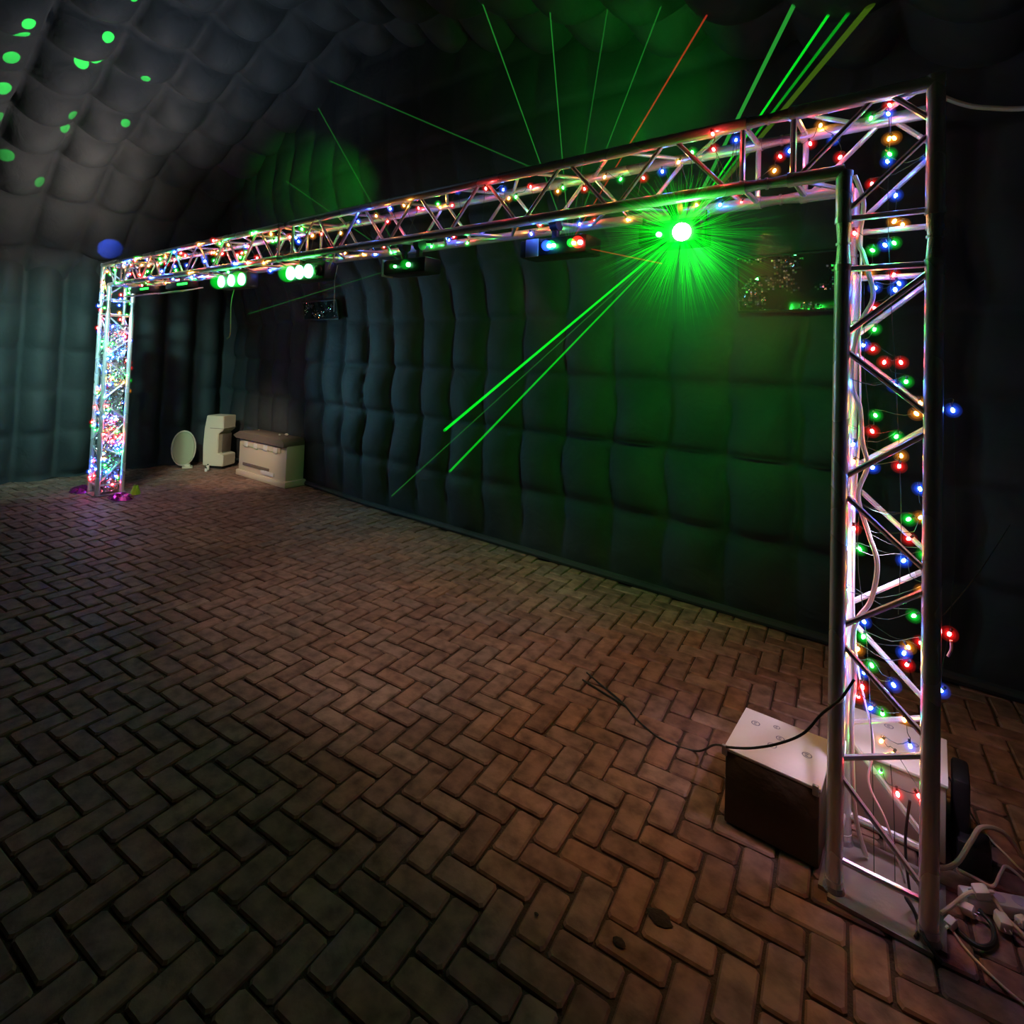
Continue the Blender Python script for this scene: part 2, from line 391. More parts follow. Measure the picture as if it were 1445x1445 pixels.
# ---------------------------------------------------------------- truss
L, T, SQ = 7.4624, 2.608, 0.24
RC, RBR = .0245, .0092
def brace(root, a, b, r=RBR, name='brace'):
    bm = NB(); cyl(bm, a, b, r, 8)
    return obj(name, bm, M_ALU, root)
def chordpart(root, a, b):
    bm = NB(); cyl(bm, a, b, RC, 16); d = (Vector(b)-Vector(a)).normalized()
    cyl(bm, Vector(a), Vector(a)+d*.02, RC+.002, 16); cyl(bm, Vector(b)-d*.02, Vector(b), RC+.002, 16)
    return obj('chord', bm, M_ALU, root)
def frame(root, pts):
    bm = NB()
    for a, b in zip(pts, pts[1:]+pts[:1]): cyl(bm, a, b, .0105, 8)
    return obj('end_frame', bm, M_ALU, root)
def straight(root, org, ax, e1, e2, length, nodes, first_low=True):
    """org = chord A start; e1,e2 span the square; nodes = positions along the axis of the zigzag."""
    org, ax, e1, e2 = Vector(org), Vector(ax), Vector(e1), Vector(e2)
    cor = [org, org+e1*SQ, org+e1*SQ+e2*SQ, org+e2*SQ]
    for c in cor: chordpart(root, c, c+ax*length)
    for t in (.015, length-(.015 if abs(ax.z) < .5 else .085)): frame(root, [c+ax*t for c in cor])
    for f in range(4):
        a, b = cor[f], cor[(f+1) % 4]
        side = f % 2 == 0
        ph = (f in (0, 1)) == first_low
        for k in range(len(nodes)-1):
            t0, t1 = nodes[k]+.018, nodes[k+1]-.018
            p, q = (a, b) if ((k % 2 == 0) == ph) else (b, a)
            brace(root, p+ax*t0, q+ax*t1)
def couplers(root, starts, ax, gap):
    ax = Vector(ax)
    for s in starts:
        bm = NB(); s = Vector(s)
        cyl(bm, s-ax*.012, s+ax*gap*.5, RC-.001, 14, r_end=RC-.007); cyl(bm, s+ax*gap*.5, s+ax*(gap+.012), RC-.007, 14, r_end=RC-.001)
        cyl(bm, s+ax*gap*.5-ax*.004, s+ax*gap*.5+ax*.004, RC-.002, 14)
        obj('coupler', bm, M_ALUD, root)
X0, X1, Y0, Y1 = -SQ, 0.0, 0.0, SQ
ZB = .02; ZV = 2.05; ZC = 2.19
def truss_end(side):
    sgn = 1 if side == 'near' else -1
    ox = 0.0 if sgn == 1 else -L
    def X(x): return ox+x*sgn if sgn == 1 else -L-x
    where = 'standing near the right edge, behind the open brick floor' if sgn == 1 else 'standing far off by the end wall, wrapped in foil'
    # base plate
    pl = thing('base_plate', 'grey steel base plate with rounded corners under the '+('near truss tower beside the white-topped box' if sgn == 1 else 'far foil-wrapped truss tower'), 'base plate', (X(-.12), .12, 0))
    bm = NB(); box(bm, (0, 0, .008), (.325, .335, .014))
    es = [e for e in bm.edges if abs((e.verts[0].co-e.verts[1].co).z) > .01]
    bmesh.ops.bevel(bm, geom=es, offset=.03, segments=4, affect='EDGES')
    obj('plate', bm, M_STEEL, pl)
    for sx in (-.12, .12):
        for sy in (-.12, .12):
            bm = NB(); cyl(bm, (sx, sy, .014), (sx, sy, .03), .032, 16, r_end=.027); obj('socket', bm, M_ALUD, pl)
    # tower
    t = thing('truss_tower', 'upright square aluminium truss tower '+('nearest the camera, hung with lit bulbs and a white hose' if sgn == 1 else 'at the far end, wrapped in foil and lights'), 'truss', (X(-.12), .12, ZB+.01))
    t0 = t.location.copy()
    def place(o): pass
    nodes = [ZV-z for z in (2.04, 1.79, 1.54, 1.315, 1.06, .83, .565, .41, .12)]
    org = Vector((X(0), 0, ZV))-t0
    n0 = len(bpy.data.objects)
    straight(t, org, (0, 0, -1), (-sgn, 0, 0), (0, 1, 0), ZV-ZB-.01, nodes, True)
    couplers(t, [Vector((X(x), y, ZV))-t0 for x in (0, -SQ) for y in (0, SQ)], (0, 0, 1), ZC-ZV)
    # corner block
    c = thing('truss_corner', 'box corner block of the truss '+('at top right above the nearest tower' if sgn == 1 else 'at the far left top of the goalpost'), 'truss', (X(-.12), .12, ZC))
    c0 = c.location.copy()
    def P(x, y, z): return Vector((X(x), y, z))-c0
    XE = -.41
    for y in (0, SQ):
        chordpart(c, P(0, y, ZC), P(0, y, T+.022)); chordpart(c, P(.022, y, T), P(XE, y, T))
        chordpart(c, P(-SQ, y, ZC), P(-SQ, y, T-SQ)); chordpart(c, P(-SQ, y, T-SQ), P(XE, y, T-SQ))
        brace(c, P(-.375, y, T-SQ+.01), P(-.165, y, T-.015)); brace(c, P(-.115, y, T-.01), P(-.012, y, T-.115))
        brace(c, P(-SQ+.015, y, 2.235), P(-.012, y, 2.45))
        brace(c, P(-SQ, y, 2.205), P(0, y, 2.205), .0105, 'rung'); brace(c, P(XE+.015, y, T), P(XE+.015, y, T-SQ), .0105, 'rung')
    for x in (0, -SQ): brace(c, P(x, 0, 2.205), P(x, SQ, 2.205), .0105, 'rung')
    for z in (T, T-SQ): brace(c, P(XE+.015, 0, z), P(XE+.015, SQ, z), .0105, 'rung')
    brace(c, P(0, 0, T), P(0, SQ, T), .0105, 'rung'); brace(c, P(-SQ, 0, T-SQ), P(-SQ, SQ, T-SQ), .0105, 'rung')
    brace(c, P(0, 0, 2.22), P(0, SQ, 2.42)); brace(c, P(0, SQ, 2.42), P(0, 0, 2.59)); brace(c, P(-.02, 0, T), P(-.21, SQ, T)); brace(c, P(-.21, SQ, T), P(-.39, 0, T))
    brace(c, P(-SQ-.01, SQ, T-SQ), P(-.39, 0, T-SQ))
truss_end('near'); truss_end('far')
def beam(x_start, x_end, label, gap):
    t = thing('truss_beam', label, 'truss', ((x_start+x_end)/2, .12, T-SQ))
    t0 = t.location.copy(); ln = x_start-x_end
    n = 12; a = .05; step = (ln-.10)/n
    nodes = [a+step*k for k in range(n+1)]
    straight(t, Vector((x_start, 0, T-SQ))-t0, (-1, 0, 0), (0, 0, 1), (0, 1, 0), ln, nodes, True)
    couplers(t, [Vector((x_end, y, z))-t0 for y in (0, SQ) for z in (T, T-SQ)], (-1, 0, 0), gap)
    couplers(t, [Vector((x_start+.14, y, z))-t0 for y in (0, SQ) for z in (T, T-SQ)], (-1, 0, 0), .14) if x_start > -1 else None
beam(-.55, -3.59, 'horizontal truss length of the beam nearer the camera, above the bright green laser', .15)
beam(-3.74, -6.91, 'horizontal truss length of the beam at the far end, above the two green flood lamps', .14)

# ---------------------------------------------------------------- string lights
COL = {'R': (1.0, .012, .012), 'G': (.01, 1.0, .05), 'B': (.02, .09, 1.0), 'O': (1.0, .30, .02)}
CORE = {'R': (1.0, .05, .05), 'G': (.05, 1.0, .12), 'B': (.05, .16, 1.0), 'O': (1.0, .36, .05)}
CNAME = {'R': 'red', 'G': 'green', 'B': 'blue', 'O': 'amber'}
PW = {'R': 1.0, 'G': .75, 'B': 1.25, 'O': .8}
M_CORE = {k: emit('bulb_core_'+CNAME[k], CORE[k], 135*PW[k]) for k in COL}
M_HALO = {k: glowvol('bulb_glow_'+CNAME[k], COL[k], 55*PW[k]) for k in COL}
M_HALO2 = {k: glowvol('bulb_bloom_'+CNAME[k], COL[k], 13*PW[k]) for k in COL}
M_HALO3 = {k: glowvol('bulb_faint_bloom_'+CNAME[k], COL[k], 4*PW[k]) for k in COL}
bulb_me = {}
for k in COL:
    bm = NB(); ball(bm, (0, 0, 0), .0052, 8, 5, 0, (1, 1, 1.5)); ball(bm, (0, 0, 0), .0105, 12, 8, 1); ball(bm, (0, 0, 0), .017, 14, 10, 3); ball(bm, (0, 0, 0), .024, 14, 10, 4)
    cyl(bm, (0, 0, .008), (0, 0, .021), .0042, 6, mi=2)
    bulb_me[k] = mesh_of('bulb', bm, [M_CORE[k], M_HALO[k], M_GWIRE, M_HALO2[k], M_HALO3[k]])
TOWER_BULBS = BEAM_BULBS = STRAY_BULBS = ''
TOWER_BULBS="-0.122,0.088,2.6,R;-0.176,0.108,2.576,G;-0.125,0.072,2.565,B;-0.122,0.079,2.481,O;-0.108,0.068,2.477,O;-0.122,0.108,2.438,G;-0.131,0.17,2.433,B;-0.018,0.07,2.388,B;-0.174,0.156,2.356,R;-0.106,0.152,2.304,B;-0.106,0.087,2.2,O;-0.085,0.124,2.194,O;-0.217,0.086,2.172,R;-0.106,0.093,2.128,G;-0.13,0.081,2.121,B;-0.164,0.073,2.105,G;-0.179,0.171,2.041,O;-0.11,0.159,2.03,R;-0.094,0.157,1.999,B;-0.161,0.156,1.988,B;-0.101,0.083,1.969,B;-0.157,0.097,1.909,R;-0.227,0.148,1.849,G;-0.16,0.135,1.841,G;-0.193,0.163,1.787,B;-0.166,0.166,1.774,R;-0.086,0.141,1.729,R;-0.131,0.133,1.728,R;-0.071,0.121,1.665,G;-0.231,0.084,1.651,B;-0.099,0.081,1.649,B;-0.033,0.117,1.597,O;-0.042,0.071,1.564,O;-0.015,0.172,1.562,O;-0.156,0.164,1.543,G;-0.16,0.096,1.493,R;-0.238,0.136,1.49,G;-0.095,0.126,1.48,G;-0.22,0.162,1.435,B;-0.084,0.169,1.413,O;-0.087,0.129,1.382,R;-0.215,0.121,1.379,O;-0.162,0.166,1.362,B;-0.018,0.079,1.324,B;-0.032,0.112,1.319,B;-0.012,0.065,1.241,O;-0.231,0.11,1.239,R;-0.214,0.132,1.222,B;-0.06,0.097,1.219,G;-0.03,0.158,1.219,O;-0.058,0.066,1.164,R;-0.208,0.094,1.157,R;-0.019,0.101,1.113,G;-0.194,0.135,1.082,G;-0.231,0.124,1.08,O;-0.072,0.117,1.078,B;-0.024,0.11,0.994,O;-0.242,0.083,0.926,R;-0.23,0.18,0.918,B;-0.045,0.15,0.897,G;-0.176,0.093,0.856,B;-0.057,0.072,0.821,O;-0.027,0.169,0.809,R;-0.178,0.103,0.801,G;-0.067,0.067,0.8,B;-0.06,0.087,0.759,R;-0.193,0.098,0.757,O;-0.228,0.127,0.717,O;-0.157,0.152,0.695,G;-0.094,0.088,0.681,B;-0.177,0.134,0.671,B;-0.177,0.081,0.645,R;-0.189,0.1,0.601,R;-0.121,0.065,0.589,G;-0.156,0.115,0.57,B;-0.067,0.144,0.556,O;-0.051,0.148,0.477,B;-0.129,0.168,0.448,O;-0.097,0.175,0.415,O;-0.026,0.095,0.36,R;-0.079,0.062,0.358,R;-0.13,0.175,0.343,G"
STRAY_BULBS="0.047,0.05,1.584,B;0.043,0.05,0.903,R;0.025,0.05,0.727,B"
BEAM_BULBS="-0.269,0.139,2.466,R;-0.297,0.191,2.553,B;-0.34,0.195,2.62,O;-0.359,0.106,2.525,R;-0.42,0.073,2.5,B;-0.471,0.171,2.52,R;-0.473,0.087,2.44,O;-0.6,0.049,2.365,R;-0.617,0.101,2.594,B;-0.622,0.22,2.372,R;-0.658,-0.043,2.519,R;-0.662,-0.044,2.579,R;-0.693,0.175,2.363,B;-0.776,0.067,2.567,G;-0.803,0.218,2.389,O;-0.843,0.098,2.548,O;-0.907,0.086,2.517,B;-0.978,0.056,2.493,R;-1.115,0.206,2.362,O;-1.151,0.197,2.557,G;-1.189,0.108,2.549,O;-1.287,0.208,2.379,R;-1.327,0.17,2.533,R;-1.342,0.162,2.361,B;-1.446,0.168,2.558,G;-1.461,0.143,2.536,O;-1.499,0.18,2.363,G;-1.529,0.022,2.306,B;-1.572,0.165,2.387,R;-1.654,0.184,2.602,R;-1.719,0.145,2.548,G;-1.727,0.094,2.529,O;-1.734,0.17,2.393,O;-1.75,0.074,2.574,B;-1.78,-0.033,2.556,R;-1.871,0.059,2.368,B;-2.009,0.104,2.325,G;-2.038,0.039,2.606,B;-2.086,0.052,2.534,R;-2.134,0.129,2.379,R;-2.211,0.172,2.377,B;-2.226,0.083,2.57,G;-2.314,0.193,2.589,O;-2.353,0.173,2.352,G;-2.389,-0.03,2.558,O;-2.501,0.195,2.612,R;-2.57,0.14,2.386,B;-2.608,0.06,2.59,B;-2.617,-0.042,2.525,O;-2.723,0.142,2.545,R;-2.744,0.2,2.356,G;-2.756,0.148,2.387,R;-2.802,-0.029,2.518,B;-2.919,0.21,2.362,B;-3.036,0.207,2.372,O;-3.116,0.075,2.501,O;-3.184,0.168,2.388,O;-3.237,0.173,2.379,B;-3.287,0.041,2.509,R;-3.36,0.169,2.4,G;-3.53,0.042,2.572,G;-3.615,0.188,2.561,O;-3.676,0.193,2.412,O"

def parse(s): return [(Vector([float(v) for v in t.split(',')[:3]]), t[-1]) for t in s.split(';')]
def string(label, bulbs, wire_extra=(), group='strings of coloured bulbs on the truss'):
    base = bulbs[0][0].copy()
    root = thing('string_lights', label, 'string lights', base, group)
    bm = NB()
    P = []
    for i, (p, c) in enumerate(bulbs):
        q = p-base+Vector((0, 0, .02))
        P.append(q)
        if i < len(bulbs)-1:
            n = bulbs[i+1][0]-base
            m = (q+n)/2+Vector((rnd.uniform(-.015, .015), rnd.uniform(-.015, .015), -.03*min(1, (n-q).length*3)))
            P.append(m)
    tube(bm, P, .0012, 4, 3)
    for e in wire_extra: tube(bm, [Vector(v)-base for v in e], .0016, 4, 4)
    obj('wire', bm, M_GWIRE, root)
    for p, c in bulbs:
        o = link('bulb', bulb_me[c], root, CNAME[c]+' bulb'); o.location = p-base
        if p.x < -3.4: o.scale = (1.35,)*3
        o.rotation_euler = (rnd.uniform(-.7, .7), rnd.uniform(-.7, .7), rnd.uniform(0, 3))
    return root
tb = parse(TOWER_BULBS); bb = parse(BEAM_BULBS); sb = parse(STRAY_BULBS)
drops = [[(-.12, .14, T-.02), (-.125, .10, 2.3), (-.115, .13, 1.95), (-.095, .12, 1.6), (-.08, .13, 1.2), (-.085, .12, .9)],
         [(-.19, .1, 2.0), (-.185, .12, 1.7), (-.17, .1, 1.5), (-.2, .12, 1.1), (-.17, .15, .75), (-.15, .14, .35), (-.14, .1, .05)],
         [(-.10, .1, .42), (-.09, .12, .25), (-.085, .1, .06)]]
string('string of coloured bulbs hanging through the upper half of the nearest truss tower', [b for b in tb if b[0].z > 1.35], drops[:1])
string('string of coloured bulbs hanging through the lower half of the nearest truss tower', [b for b in tb if b[0].z <= 1.35], drops[1:])
string('three stray bulbs, two blue and one red, dangling right of the nearest truss tower', sb, [[(0, .05, 1.6), (.046, .05, 1.62), (.046, .05, 1.6)]])
string('string of coloured bulbs along the nearer half of the truss beam', [b for b in bb if b[0].x > -1.9])
string('string of coloured bulbs along the middle of the truss beam', [b for b in bb if b[0].x <= -1.9])
rl = random.Random(3)
far = []
for i in range(96):
    x = -3.7-(L-3.7)*(i+rl.random())/96
    far.append((Vector((x, rl.choice((-.035, .06, .12, .2)), rl.choice((rl.uniform(2.50, 2.6), rl.uniform(2.34, 2.44))))), rl.choice('RGBORGBOR')))
string('string of coloured bulbs crowded along the far end of the truss beam', far)
lt = []
for i in range(110):
    z = 2.4-2.3*(i/110)**.9
    x = -L+rl.uniform(.0, .24); y = rl.choice((-.03, .0, rl.uniform(0, .2), .25, rl.uniform(0, .2)))
    if z < 1.9 and rl.random() < .5: y = rl.choice((-.03, .26)); 
    if z < 1.9 and rl.random() < .45: x = -L+.24+rl.uniform(.02, .035); y = rl.uniform(0, .24)
    lt.append((Vector((x, y, z)), rl.choice('RGBBORBGR')))
string('string of coloured bulbs wound densely round the far foil-wrapped truss tower', lt)

# foil wrapped round the far tower's lower part
fw_ = thing('foil_wrap', 'crumpled silver foil stuffed inside the far truss tower', 'foil', (-L+.12, .12, .03))
def ffoil(s, t):
    a = 2*math.pi*s; z = t*1.9
    sq = .098/max(abs(math.cos(a)), abs(math.sin(a)))
    r = min(sq, .125)+.03*noise.noise(Vector((math.cos(a)*3, math.sin(a)*3, z*9)))+.018*noise.noise(Vector((math.cos(a)*9, math.sin(a)*9, z*24)))
    return (r*math.cos(a), r*math.sin(a), z+.01*noise.noise(Vector((a, z*20, 0))))
o = grid('sheet', 46, 190, ffoil, m=M_FOIL); del o['kind']; o.parent = fw_
for p in o.data.polygons: p.use_smooth = False
def scrap(name, loc, rx, ry, h, m, label, cat, seed, group=None):
    def f(s, t):
        a = 2*math.pi*s; r = t
        z = h*(1-r**3)*(.6+.8*abs(noise.noise(Vector((math.cos(a)*r*3+seed, math.sin(a)*r*3, 1)))))+.004
        k = 1+.3*noise.noise(Vector((math.cos(a)*2, math.sin(a)*2, seed)))
        return (rx*r*math.cos(a)*k, ry*r*math.sin(a)*k, z)
    o = grid(name, 22, 7, f, m=m); del o['kind']; o.location = loc
    for p in o.data.polygons: p.use_smooth = False
    return tag(o, label, cat, group)
scrap('foil_scrap', (-7.62, -.02, .0), .2, .13, .06, M_PURPLE, 'dark crumpled foil lying left of the far tower foot', 'foil', 1.3)
scrap('foil_scrap', (-6.98, .16, .0), .16, .12, .06, M_PURPLE, 'magenta crumpled foil lying right of the far tower foot', 'foil', 5.1)
scrap('lime_lump', (-7.07, .33, .0), .055, .05, .11, simple('lime', (.35, .75, .03), .5), 'small lime green lump slumped behind the far tower foot', 'bag', 3.1)  # plain lime-coloured heap

# ---------------------------------------------------------------- light fixtures under the beam
def clamp(root, x, z):
    bm = NB(); cyl(bm, (x-.02, 0, z), (x+.02, 0, z), .036, 14); box(bm, (x, 0, z-.05), (.03, .03, .07), bev=.004); obj('clamp', bm, M_BLACK, root)
M_LENSG = emit('green_lens', (.14, 1.0, .28), 9); M_LENSHOT = emit('laser_lens', (.3, 1.0, .3), 60)
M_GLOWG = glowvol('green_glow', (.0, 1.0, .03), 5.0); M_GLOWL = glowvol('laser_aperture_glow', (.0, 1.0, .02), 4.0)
def lens(root, c, r, m, glow=None, gr=2.0, name='lens', label=None):
    bm = NB(); d = (CAM-(root.location+Vector(c))).normalized(); d = Vector((0, -1, -.12)).normalized()
    cyl(bm, Vector(c), Vector(c)+d*.012, r, 18, mi=0); ball(bm, Vector(c)+d*.012, r*.96, 14, 8, 0, (1, .35, 1))
    o = obj(name, bm, [m], root, label=label)
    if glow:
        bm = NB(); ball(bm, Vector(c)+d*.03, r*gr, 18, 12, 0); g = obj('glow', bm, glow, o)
    return o
# green laser
f = thing('laser_projector', 'small black laser projector with the bright green glare round it, under the beam', 'laser projector', (-.86, .12, 2.24))
bm = NB(); box(bm, (0, 0, 0), (.26, .15, .09), bev=.008); obj('housing', bm, M_BLACK, f); clamp(f, 0, .125)
bm = NB(); 
for s in (-1, 1): box(bm, (s*.135, 0, .03), (.006, .03, .12), bev=.001)
obj('yoke', bm, M_BLACK, f)
lens(f, (.06, -.078, -.005), .036, M_LENSHOT, M_GLOWL, 1.8); lens(f, (-.035, -.078, -.005), .011, M_LENSG, M_GLOWL, 1.8, label='small green lens')
bm = NB(); box(bm, (-.10, -.078, .01), (.045, .003, .04)); obj('rating_plate', bm, M_BOXD, f)
# two-colour laser
f = thing('laser_projector', 'laser projector with grey side panel and blue, green and red dots', 'laser projector', (-1.45, .12, 2.24))
bm = NB(); box(bm, (.025, 0, 0), (.37, .15, .085), bev=.008); obj('housing', bm, M_BLACK, f); clamp(f, 0, .125)
bm = NB(); box(bm, (-.085, -.078, 0), (.075, .006, .088), bev=.003); obj('side_panel', bm, M_GREYP, f)
for x, k, r in ((.02, 'B', .010), (.044, 'G', .009), (.152, 'G', .008), (.162+.024, 'R', .011)):
    lens(f, (x, -.08, 0), r, emit('dot', CORE[k], 60 if k != 'R' else 90), M_HALO[k], 2.6, label=CNAME[k]+' lens')

# twin laser bar
f = thing('laser_projector', 'black twin laser bar with white end cap and two green dots', 'laser projector', (-2.46, .12, 2.225))
bm = NB(); box(bm, (0, 0, 0), (.36, .14, .09), bev=.012); obj('housing', bm, M_BLACK, f); clamp(f, -.07, .135); clamp(f, .06, .135)
bm = NB(); box(bm, (-.185, -.03, 0), (.012, .09, .105), bev=.003); obj('end_cap', bm, M_WHITE, f)
lens(f, (-.06, -.075, 0), .009, M_LENSG, M_GLOWG, 2); lens(f, (.055, -.075, .002), .014, M_LENSG, M_GLOWG, 2.2)
# flood lamps
def flood(x, n, on, label):
    f = thing('flood_lamp', label, 'stage lamp', (x, .12, 2.265), 'green flood lamps under the beam')
    bm = NB(); box(bm, (0, 0, 0), (.46, .11, .13), bev=.02); obj('housing', bm, M_BLACK, f); clamp(f, -.1, .125)
    bm = NB(); box(bm, (0, .0, .085), (.3, .02, .03), bev=.004); obj('bracket', bm, M_BLACK, f)
    for k in range(n):
        xx = -.17+k*.34/(n-1)
        lens(f, (xx, -.058, 0), .05 if on[k] else .04, M_LENSG if on[k] else M_BLACK, M_GLOWG if on[k] == 2 else None, 1.35)
    return f
flood(-3.50, 4, (2, 1, 1, 0), 'black four-lens flood lamp glowing green, second lamp from the twin laser bar')
flood(-4.55, 3, (2, 1, 2), 'three-lens flood lamp glowing green with a beige cable hanging below it')
def slim(x, label, tilt):
    f = thing('strip_light', label, 'stage lamp', (x, .12, 2.27))
    bm = NB(); box(bm, (0, 0, .02), (.5, .1, .06), bev=.008); obj('housing', bm, M_BLACK, f); clamp(f, 0, .12)
    bm = NB(); box(bm, (.02, -.02, -.035), (.55, .2, .012), rot=Matrix.Rotation(tilt, 4, 'X').to_euler(), bev=.004); obj('tray', bm, M_WHITE, f)
    bm = NB(); box(bm, (.14, -.055, .02), (.2, .01, .02)); obj('light_strip', bm, emit('strip', (.03, 1, .08), 3), f)
slim(-5.65, 'slim black strip light with a white tray, second from the far tower', .3)
slim(-6.55, 'slim black strip light with a white tray, next to the far tower', .2)

# laser beams: thin lit columns of haze
def beam_mat(name, col, s):
    m = bpy.data.materials.new(name); m.use_nodes = True; nt = m.node_tree; nt.nodes.clear()
    e = nt.nodes.new('ShaderNodeEmission'); e.inputs[0].default_value = (*col, 1); e.inputs[1].default_value = s
    tr = nt.nodes.new('ShaderNodeBsdfTransparent'); ad = nt.nodes.new('ShaderNodeAddShader'); o = nt.nodes.new('ShaderNodeOutputMaterial')
    nt.links.new(e.outputs[0], ad.inputs[0]); nt.links.new(tr.outputs[0], ad.inputs[1]); nt.links.new(ad.outputs[0], o.inputs[0]); 
    m.cycles.emission_sampling = 'NONE'
    return m
BM = {}
def laser(src, dst, col, s, r0, r1, label):
    key = (col, s)
    if key not in BM: BM[key] = beam_mat('laser_beam', col, s)
    bm = NB(); d = Vector(dst)-Vector(src); cyl(bm, (0, 0, 0), d, r0, 8, r_end=r1, cap=False)
    o = obj('laser_beam', bm, BM[key]); o.location = src; tag(o, label, 'laser beam', 'laser beams in the haze')
G1 = (.0, 1, .02); G2 = (.05, .8, .08); RD = (1, .06, .02); OL = (.25, .6, .02)
src = Vector((-.80, .035, 2.235))
for dst, c, s, r0, r1, lb in (
    ((-.53, .8, 3.52), G2, .16, .006, .011, 'broad soft green beam rising from the green laser, leftmost of its four steep ones'),
    ((-.35, .81, 3.46), G1, .35, .003, .007, 'sharp bright green beam rising from the green laser, second of the steep four'),
    ((-.27, .81, 3.43), G1, .14, .003, .008, 'thin green beam rising from the green laser, third of the steep four'),
    ((-.20, .81, 3.41), OL, .07, .006, .014, 'olive coloured beam rising from the green laser, rightmost of the steep four'),
    ((-3.70, 1.82, .98), G1, .42, .004, .013, 'brightest green beam slanting down from the green laser to the back wall'),
    ((-3.63, 1.84, .59), G1, .24, .003, .010, 'long green beam slanting down from the green laser to the lower back wall'),
    ((-4.46, 1.86, .20), G2, .06, .002, .006, 'faint green beam from the green laser reaching lowest on the back wall'),
    ((-4.96, 1.2, 4.55), G2, .045, .003, .006, 'faint beam from the green laser running far up left to the tent roof')):
    laser(src, dst, c, s, r0, r1, lb)
src = Vector((-1.32, .035, 2.235))
for dst, c, s, r0, r1, lb in (
    ((-.90, .78, 3.66), RD, .16, .002, .005, 'red beam rising from the two-colour laser'),
    ((-1.19, .77, 3.76), G2, .07, .002, .004, 'pale green beam just left of the red one'),
    ((-1.52, .75, 3.88), G2, .05, .002, .004, 'pale green beam second left of the red one'),
    ((-1.94, .73, 4.03), G2, .10, .002, .004, 'pale green beam third left of the red one'),
    ((-2.50, .71, 4.23), G2, .10, .002, .005, 'pale green beam fourth left of the red one'),
    ((-.98, .3, 2.16), RD, .12, .002, .003, 'short red beam pointing right from the two-colour laser')):
    laser(src, dst, c, s, r0, r1, lb)
src = Vector((-2.42, .035, 2.225))
for dst, c, s, r0, r1, lb in (
    ((-5.3, 1.3, 4.39), G2, .045, .003, .006, 'faint beam from the twin laser bar rising left to the gable'),
    ((-5.87, 1.3, 3.67), G2, .05, .003, .006, 'low faint beam from the twin laser bar to the gable'),
    ((-4.9, .4, 2.02), G2, .06, .002, .003, 'faint level beam running left from the twin laser bar')):
    laser(src, dst, c, s, r0, r1, lb)
# glare round the green laser, built as fine emissive rays
def glare_mat():
    m = bpy.data.materials.new('laser_glare'); m.use_nodes = True; nt = m.node_tree; nt.nodes.clear()
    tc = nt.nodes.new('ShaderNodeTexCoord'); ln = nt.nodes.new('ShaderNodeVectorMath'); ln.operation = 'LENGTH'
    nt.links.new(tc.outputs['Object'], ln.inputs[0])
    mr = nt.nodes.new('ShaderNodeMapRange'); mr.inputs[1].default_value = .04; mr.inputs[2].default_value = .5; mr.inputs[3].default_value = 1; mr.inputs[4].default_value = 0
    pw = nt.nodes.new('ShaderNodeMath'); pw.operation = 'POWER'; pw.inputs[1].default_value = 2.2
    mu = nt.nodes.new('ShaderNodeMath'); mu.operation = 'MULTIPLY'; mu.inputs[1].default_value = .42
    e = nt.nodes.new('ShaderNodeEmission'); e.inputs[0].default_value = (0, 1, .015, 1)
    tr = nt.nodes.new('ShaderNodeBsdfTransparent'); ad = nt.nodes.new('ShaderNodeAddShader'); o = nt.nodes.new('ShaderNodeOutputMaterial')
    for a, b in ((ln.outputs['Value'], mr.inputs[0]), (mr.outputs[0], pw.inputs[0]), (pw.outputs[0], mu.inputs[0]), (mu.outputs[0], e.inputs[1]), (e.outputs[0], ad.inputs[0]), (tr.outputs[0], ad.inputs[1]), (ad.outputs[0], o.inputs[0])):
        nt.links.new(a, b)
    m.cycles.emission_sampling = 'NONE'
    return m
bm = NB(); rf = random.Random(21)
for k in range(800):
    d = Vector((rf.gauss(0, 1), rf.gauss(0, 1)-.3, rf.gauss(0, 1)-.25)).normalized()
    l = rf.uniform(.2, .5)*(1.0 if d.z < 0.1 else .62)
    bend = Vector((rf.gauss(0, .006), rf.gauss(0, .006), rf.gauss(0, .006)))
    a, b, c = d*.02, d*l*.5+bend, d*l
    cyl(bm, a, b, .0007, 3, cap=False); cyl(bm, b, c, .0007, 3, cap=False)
o = obj('laser_glare', bm, glare_mat()); o.location = (-.80, .035, 2.235); o['kind'] = 'stuff'; tag(o, 'glare round the green laser, built as fine rays in all directions', 'laser rays')
# haze lit by the green laser
def haze():
    m = bpy.data.materials.new('haze'); m.use_nodes = True; nt = m.node_tree; nt.nodes.clear()
    v = nt.nodes.new('ShaderNodeVolumeScatter'); v.inputs['Anisotropy'].default_value = .1
    tc = nt.nodes.new('ShaderNodeTexCoord'); mp = nt.nodes.new('ShaderNodeMapping'); mp.inputs['Scale'].default_value = (1, 1.25, 1.18)
    ln = nt.nodes.new('ShaderNodeVectorMath'); ln.operation = 'LENGTH'
    mr = nt.nodes.new('ShaderNodeMapRange'); mr.interpolation_type = 'SMOOTHSTEP'; mr.inputs[1].default_value = .1; mr.inputs[2].default_value = 1; mr.inputs[3].default_value = .16; mr.inputs[4].default_value = 0
    for a, b in ((tc.outputs['Object'], mp.inputs[0]), (mp.outputs[0], ln.inputs[0]), (ln.outputs['Value'], mr.inputs[0]), (mr.outputs[0], v.inputs['Density'])): nt.links.new(a, b)
    o = nt.nodes.new('ShaderNodeOutputMaterial'); nt.links.new(v.outputs[0], o.inputs['Volume'])
    return m
bm = NB(); ball(bm, (0, 0, 0), 1.0, 32, 20, 0, (1.0, .8, .85))
